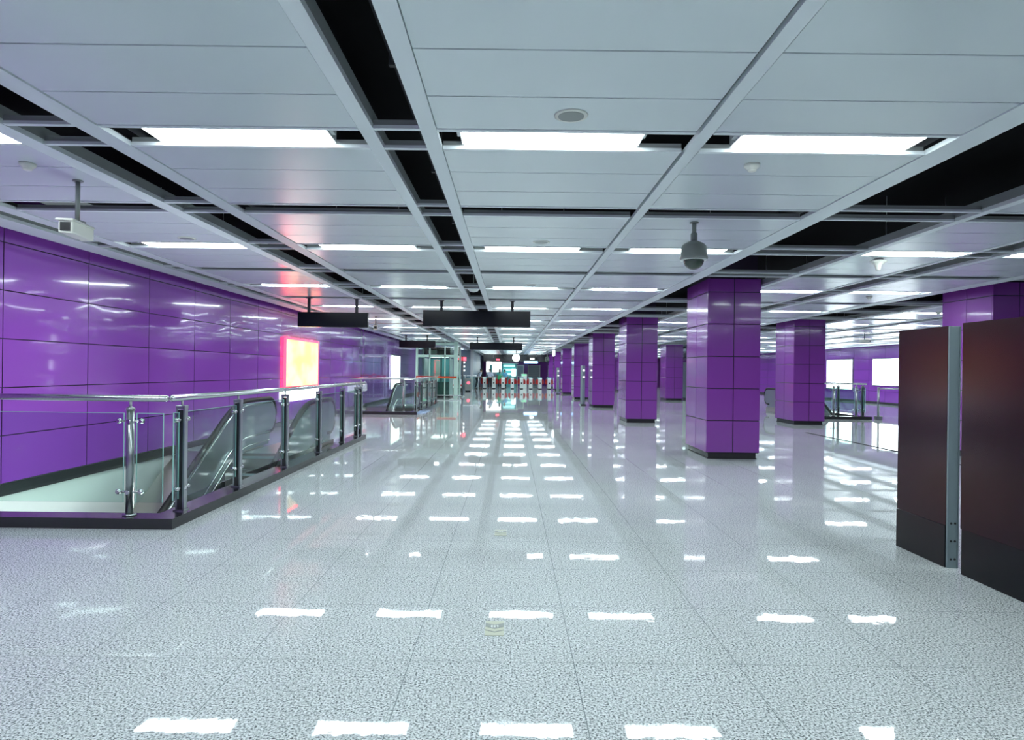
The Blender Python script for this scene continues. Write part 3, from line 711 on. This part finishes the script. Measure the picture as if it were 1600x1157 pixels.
b = MB(); b.box(-4.1, -3.4, 46.19, 46.2, 0.42, 0.5); b.build('red_stripe', 'red', r, o)
r = thing('glass_barrier', 'low clear glass barrier in front of the grey wall, left of the gates', 'barrier', (-3.2, 49, 0)); o = r.location
b = MB(); b.tube([(-4.6, 49.2, 1.12), (-2.35, 49.2, 1.12)], 0.035, 8); b.build('handrail', 'chrome', r, o)
for x in (-4.5, -3.4, -2.4): b = MB(); b.tube([(x, 49.2, 0), (x, 49.2, 1.12)], 0.03, 8); b.build('post', 'steel', r, o)
b = MB(); b.box(-4.45, -2.45, 49.19, 49.2, 0.1, 1.02); b.build('glass_pane', 'glass', r, o)

# ------------------------------------------------------------------ far end fittings
mb = MB(); mb.box(-2.5, 3.4, 60.0, 60.3, 2.35, 3.0); struct('trim_4', mb, 'dark')
def plain(name, label, cat, loc, parts, group=None):
    r = thing(name, label, cat, loc, group)
    for (pn, key, boxes) in parts:
        b = MB()
        for q in boxes: b.box(*q)
        b.build(pn, key, r, loc)
    return r
plain('led_sign', 'small black sign with red lit mark over the gate row', 'sign', (-1.15, 59.9, 2.35),
      [('sign_board', 'dark', [(-1.75, -0.45, 59.85, 59.95, 2.32, 2.68)]), ('red_mark', 'ledred', [(-1.32, -1.02, 59.83, 59.85, 2.44, 2.58)]), ('hanger', 'duct', [(-1.6, -1.56, 59.88, 59.92, 2.68, CZ), (-0.64, -0.6, 59.88, 59.92, 2.68, CZ)])])
plain('lit_sign', 'blue glowing sign strip under a dark sign with white arrow, right of the clock', 'sign', (1.85, 59.0, 2.1),
      [('sign_board', 'dark', [(1.35, 2.5, 58.95, 59.05, 2.45, 2.8)]), ('white_mark', 'lampdim', [(1.72, 2.1, 58.93, 58.95, 2.53, 2.7)]), ('blue_strip', 'ledblue', [(1.2, 2.4, 58.95, 59.05, 2.2, 2.4)]), ('hanger', 'duct', [(1.5, 1.54, 58.98, 59.02, 2.8, CZ), (2.3, 2.34, 58.98, 59.02, 2.8, CZ), (1.6, 1.64, 58.98, 59.02, 2.4, 2.45), (2.2, 2.24, 58.98, 59.02, 2.4, 2.45)])])
r = thing('clock', 'round white glowing clock hanging before the ticket gates', 'clock', (0.4, 50, 2.5)); o = r.location
b = MB(); b.lathe([(0.27, -0.05), (0.29, -0.03), (0.29, 0.03), (0.27, 0.05)], (0.4, 50, 2.5), 28, 'y'); b.build('clock_face', 'lampdim', r, o)
b = MB(); b.tube([(0.4, 50, 2.79), (0.4, 50, CZ)], 0.02, 8); b.build('hanger', 'duct', r, o)
b = MB(); b.box(0.392, 0.408, 49.935, 49.945, 2.5, 2.7); b.box(0.4, 0.54, 49.935, 49.945, 2.494, 2.508); b.build('hands', 'dark', r, o)
plain('hanging_lightbox', 'small white lit hanging sign seen edge-on, above the gates at right', 'sign', (3.0, 44.8, 2.6),
      [('sign_board', 'lampdim', [(2.86, 2.98, 44.6, 45.4, 2.55, 2.95)]), ('hanger', 'duct', [(3.0, 3.05, 44.8, 44.85, 2.6, CZ), (2.9, 2.94, 44.9, 44.94, 2.95, CZ)])])
plain('shop_front', 'bright white lit shop front behind the ticket gates at left', 'shop front', (-1.6, 66, 0),
      [('lit_wall', 'lampdim', [(-2.45, -0.95, 66.0, 66.1, 1.4, 2.45)]), ('counter', 'greywall', [(-2.4, -0.9, 65.2, 65.8, 0, 1.25)]), ('door_panel', 'teal', [(-2.1, -1.85, 65.95, 66.0, 1.25, 2.1)]), ('support', 'lightgrey', [(-2.45, -0.95, 66.1, 66.2, 0, 3.0)])])
plain('kiosk', 'turquoise kiosk with lit shelves behind the middle ticket gates', 'kiosk', (-0.1, 64, 0),
      [('kiosk_body', 'teal', [(-0.85, 0.55, 63.6, 64.6, 0, 0.9), (-0.85, -0.75, 63.6, 64.6, 0.9, 2.2), (0.45, 0.55, 63.6, 64.6, 0.9, 2.2), (-0.85, 0.55, 64.5, 64.6, 0.9, 2.2)]), ('canopy', 'lightgrey', [(-0.9, 0.7, 63.4, 64.7, 2.2, 2.3)]), ('lit_shelf', 'tealglow', [(-0.7, 0.4, 64.3, 64.5, 1.1, 1.3), (-0.7, 0.4, 64.3, 64.5, 1.5, 1.7), (-0.7, 0.4, 64.3, 64.5, 1.9, 2.1)]), ('lit_panel', 'lampdim', [(0.1, 0.5, 63.55, 63.6, 1.0, 1.7)])])
plain('notice_board', 'grey framed notice board behind the middle gates', 'notice board', (0.95, 62, 0),
      [('frame', 'lightgrey', [(0.55, 1.25, 61.95, 62.05, 0.95, 2.05)]), ('board', 'greywall', [(0.62, 1.18, 61.94, 61.95, 1.02, 1.98)]), ('leg', 'lightgrey', [(0.6, 0.66, 61.97, 62.03, 0, 0.95), (1.14, 1.2, 61.97, 62.03, 0, 0.95)])])
plain('roller_shutter', 'grey closed roller shutter on the far purple wall', 'shutter', (2.5, YF - 0.06, 0),
      [('shutter_curtain', 'lightgrey', [(1.95, 3.15, YF - 0.08, YF - 0.01, 0, 2.15)] ), ('shutter_slats', 'alu', [(1.95, 3.15, YF - 0.09, YF - 0.08, 0.1 * k, 0.1 * k + 0.06) for k in range(0, 21)]), ('guide', 'white', [(1.87, 1.95, YF - 0.1, YF - 0.01, 0, 2.2), (3.15, 3.23, YF - 0.1, YF - 0.01, 0, 2.2)])])
plain('lit_counter', 'white lit counter machine standing among the right-hand gates', 'machine', (1.2, 59, 0),
      [('machine_body', 'white', [(0.95, 1.45, 58.6, 59.2, 0, 1.25)]), ('screen', 'ledgreen', [(1.0, 1.4, 58.59, 58.6, 1.12, 1.2)])])
r = thing('steel_barrier', 'low steel barrier rail right of the right-hand glass railing', 'barrier', (12.45, 22.3, 0)); o = r.location
b = MB(); b.tube([(12.45, 22.3, 1.06), (15.6, 22.3, 1.06)], 0.03, 10); b.build('rail', 'chrome', r, o)
for x in (12.45, 15.5): b = MB(); b.tube([(x, 22.3, 0), (x, 22.3, 1.1)], 0.035, 10); b.box(x - .09, x + .09, 22.21, 22.39, 0, 0.12); b.build('post', 'steel', r, o)

# ------------------------------------------------------------------ people
DG = None
def skin_mesh(name, chains, key, parent, sub=2):
    """one continuous skinned surface from connected joints: chains = {joint: (pos, radius)}, edges"""
    joints, edges, root = chains
    names = list(joints); me = bpy.data.meshes.new(name)
    me.from_pydata([joints[n][0] for n in names], [(names.index(a), names.index(b)) for a, b in edges], [])
    ob = bpy.data.objects.new(name, me); COL.objects.link(ob)
    sk = ob.modifiers.new('skin', 'SKIN')
    for i, n in enumerate(names):
        rr = joints[n][1]; rr = rr if isinstance(rr, tuple) else (rr, rr)
        me.skin_vertices[0].data[i].radius = rr; me.skin_vertices[0].data[i].use_root = (n == root)
    ss = ob.modifiers.new('sub', 'SUBSURF'); ss.levels = sub; ss.render_levels = sub
    dg = bpy.context.evaluated_depsgraph_get(); ev = ob.evaluated_get(dg)
    m2 = bpy.data.meshes.new_from_object(ev); bpy.data.objects.remove(ob)
    for p in m2.polygons: p.use_smooth = True
    m2.materials.clear(); m2.materials.append(M[key]); m2.name = name
    o2 = bpy.data.objects.new(name, m2); COL.objects.link(o2); o2.parent = parent
    return o2
def person(x, y, rz, label, top, legs='trouser', lean=0.0, armR=(0.25, -0.1, 1.05), armL=(-0.25, -0.02, 0.85), stride=0.18, h=1.68, longhair=False):
    r = thing('person', label, 'person', (x, y, 0), None, rz); k = h / 1.7; ln = lean
    J = {'pel': ((0, 0, 0.93), (0.13, 0.10)), 'waist': ((0, -ln * .3, 1.08), (0.125, 0.09)), 'chest': ((0, -ln * .75, 1.3), (0.155, 0.105)),
         'neck0': ((0, -ln, 1.42), (0.07, 0.065)), 'neck': ((0, -ln * 1.08, 1.48), 0.052), 'head0': ((0, -ln * 1.15 - 0.015, 1.54), (0.07, 0.085)), 'head': ((0, -ln * 1.2 - 0.01, 1.61), (0.077, 0.095)), 'crown': ((0, -ln * 1.2, 1.68), (0.05, 0.06))}
    E = [('pel', 'waist'), ('waist', 'chest'), ('chest', 'neck0'), ('neck0', 'neck'), ('neck', 'head0'), ('head0', 'head'), ('head', 'crown')]
    for s, hand in ((1, armR), (-1, armL)):
        n = 'R' if s > 0 else 'L'; sh = Vector((s * 0.19, -ln * .9, 1.37)); hd = Vector(hand); el = (sh + hd) / 2 + Vector((s * 0.05, 0.06, -0.04))
        J['sh' + n] = (tuple(sh), 0.06); J['el' + n] = (tuple(el), 0.042); J['wr' + n] = (tuple(hd), 0.03)
        d = (hd - el).normalized(); J['ha' + n] = (tuple(hd + d * 0.07), (0.038, 0.02)); J['fi' + n] = (tuple(hd + d * 0.16), (0.03, 0.013))
        th = Vector((-d.z, 0, d.x)) if abs(d.y) < .9 else Vector((1, 0, 0)); J['tm' + n] = (tuple(hd + d * 0.09 + th.normalized() * 0.05), 0.011)
        E += [('chest', 'sh' + n), ('sh' + n, 'el' + n), ('el' + n, 'wr' + n), ('wr' + n, 'ha' + n), ('ha' + n, 'fi' + n), ('ha' + n, 'tm' + n)]
        st = stride * s
        J['hip' + n] = ((s * 0.09, 0, 0.87), 0.095); J['kn' + n] = ((s * 0.1, st * .5 - 0.03, 0.49), 0.06); J['an' + n] = ((s * 0.1, st, 0.09), 0.04); J['to' + n] = ((s * 0.11, st - 0.15, 0.035), (0.04, 0.03))
        E += [('pel', 'hip' + n), ('hip' + n, 'kn' + n), ('kn' + n, 'an' + n), ('an' + n, 'to' + n)]
    J = {a: (tuple(c * k for c in p), q) for a, (p, q) in J.items()}
    body = skin_mesh('body', (J, E, 'pel'), 'skin', r)
    def sub(keys, grow):
        jj = {a: (J[a][0], tuple(v + grow for v in (J[a][1] if isinstance(J[a][1], tuple) else (J[a][1],) * 2))) for a in keys}
        return jj, [e for e in E if e[0] in keys and e[1] in keys]
    a, b = sub(['pel', 'waist', 'chest', 'neck0', 'shR', 'elR', 'shL', 'elL'], 0.018); skin_mesh('shirt', (a, b, 'pel'), top, r)
    a, b = sub(['pel', 'hipR', 'knR', 'anR', 'hipL', 'knL', 'anL'], 0.02); skin_mesh('trousers', (a, b, 'pel'), legs, r)
    c = Vector(J['head'][0]); hb = MB(); prof = [(0.10 * math.sin(t), 0.115 * math.cos(t)) for t in [PI * q / 12 for q in range(0, 8)]]
    hb.lathe([(p, q) for p, q in prof][::-1], (c.x, c.y + 0.018, c.z + 0.015), 16)
    if longhair: hb.lathe([(0.05, -0.26), (0.085, -0.15), (0.095, 0.0)], (c.x, c.y + 0.05, c.z), 14)
    hb.build('hair', 'hair', r)
    fc = MB()
    for s in (-1, 1): fc.lathe([(0.004, -0.004), (0.01, 0.0), (0.004, 0.006)], (c.x + s * 0.032, c.y - 0.083, c.z - 0.01), 8, 'y')
    fc.build('eyes', 'hair', r)
    nz = MB(); nz.tube([(c.x, c.y - 0.085, c.z), (c.x, c.y - 0.103, c.z - 0.035)], [0.008, 0.014], 8); nz.build('nose', 'skin', r)
    for s in ('R', 'L'):
        p = Vector(J['to' + s][0]); q = Vector(J['an' + s][0]); sh = MB(); sh.box(p.x - 0.045, p.x + 0.045, p.y - 0.04, q.y + 0.06, 0.0, 0.085, 0.02); sh.build('shoe', 'shoe', r)
    return r
person(-1.73, 55.0, PI, 'person in white shirt and dark trousers seen from behind, reaching out at the gates', 'shirt', lean=0.05, armR=(0.2, -0.5, 1.25), armL=(-0.28, 0.0, 0.86), h=1.62)
person(-2.72, 54.6, PI * 0.6, 'person in white top leaning forward at the far left gate', 'shirt', lean=0.25, armR=(0.18, -0.45, 0.95), h=1.6)
p3 = person(-0.95, 57.3, PI, 'person in teal top carrying a green bag behind the gates', 'tealtop', h=1.62, longhair=True)
person(-0.45, 58.6, PI * 1.2, 'person in blue top behind the gates, right of the green bag', 'bluetop', lean=0.12, armR=(0.2, -0.4, 1.1), h=1.6)
b = MB(); b.box(-1.12, -0.78, 57.0, 57.12, 0.75, 1.08, 0.03); b.tube([(-1.04, 57.06, 1.07), (-1.0, 57.12, 1.3), (-0.93, 57.12, 1.3), (-0.88, 57.06, 1.07)], 0.012, 8)
tag(b.build('shoulder_bag', 'greenbag'), 'green bag held at the back of the person in the teal top', 'bag')
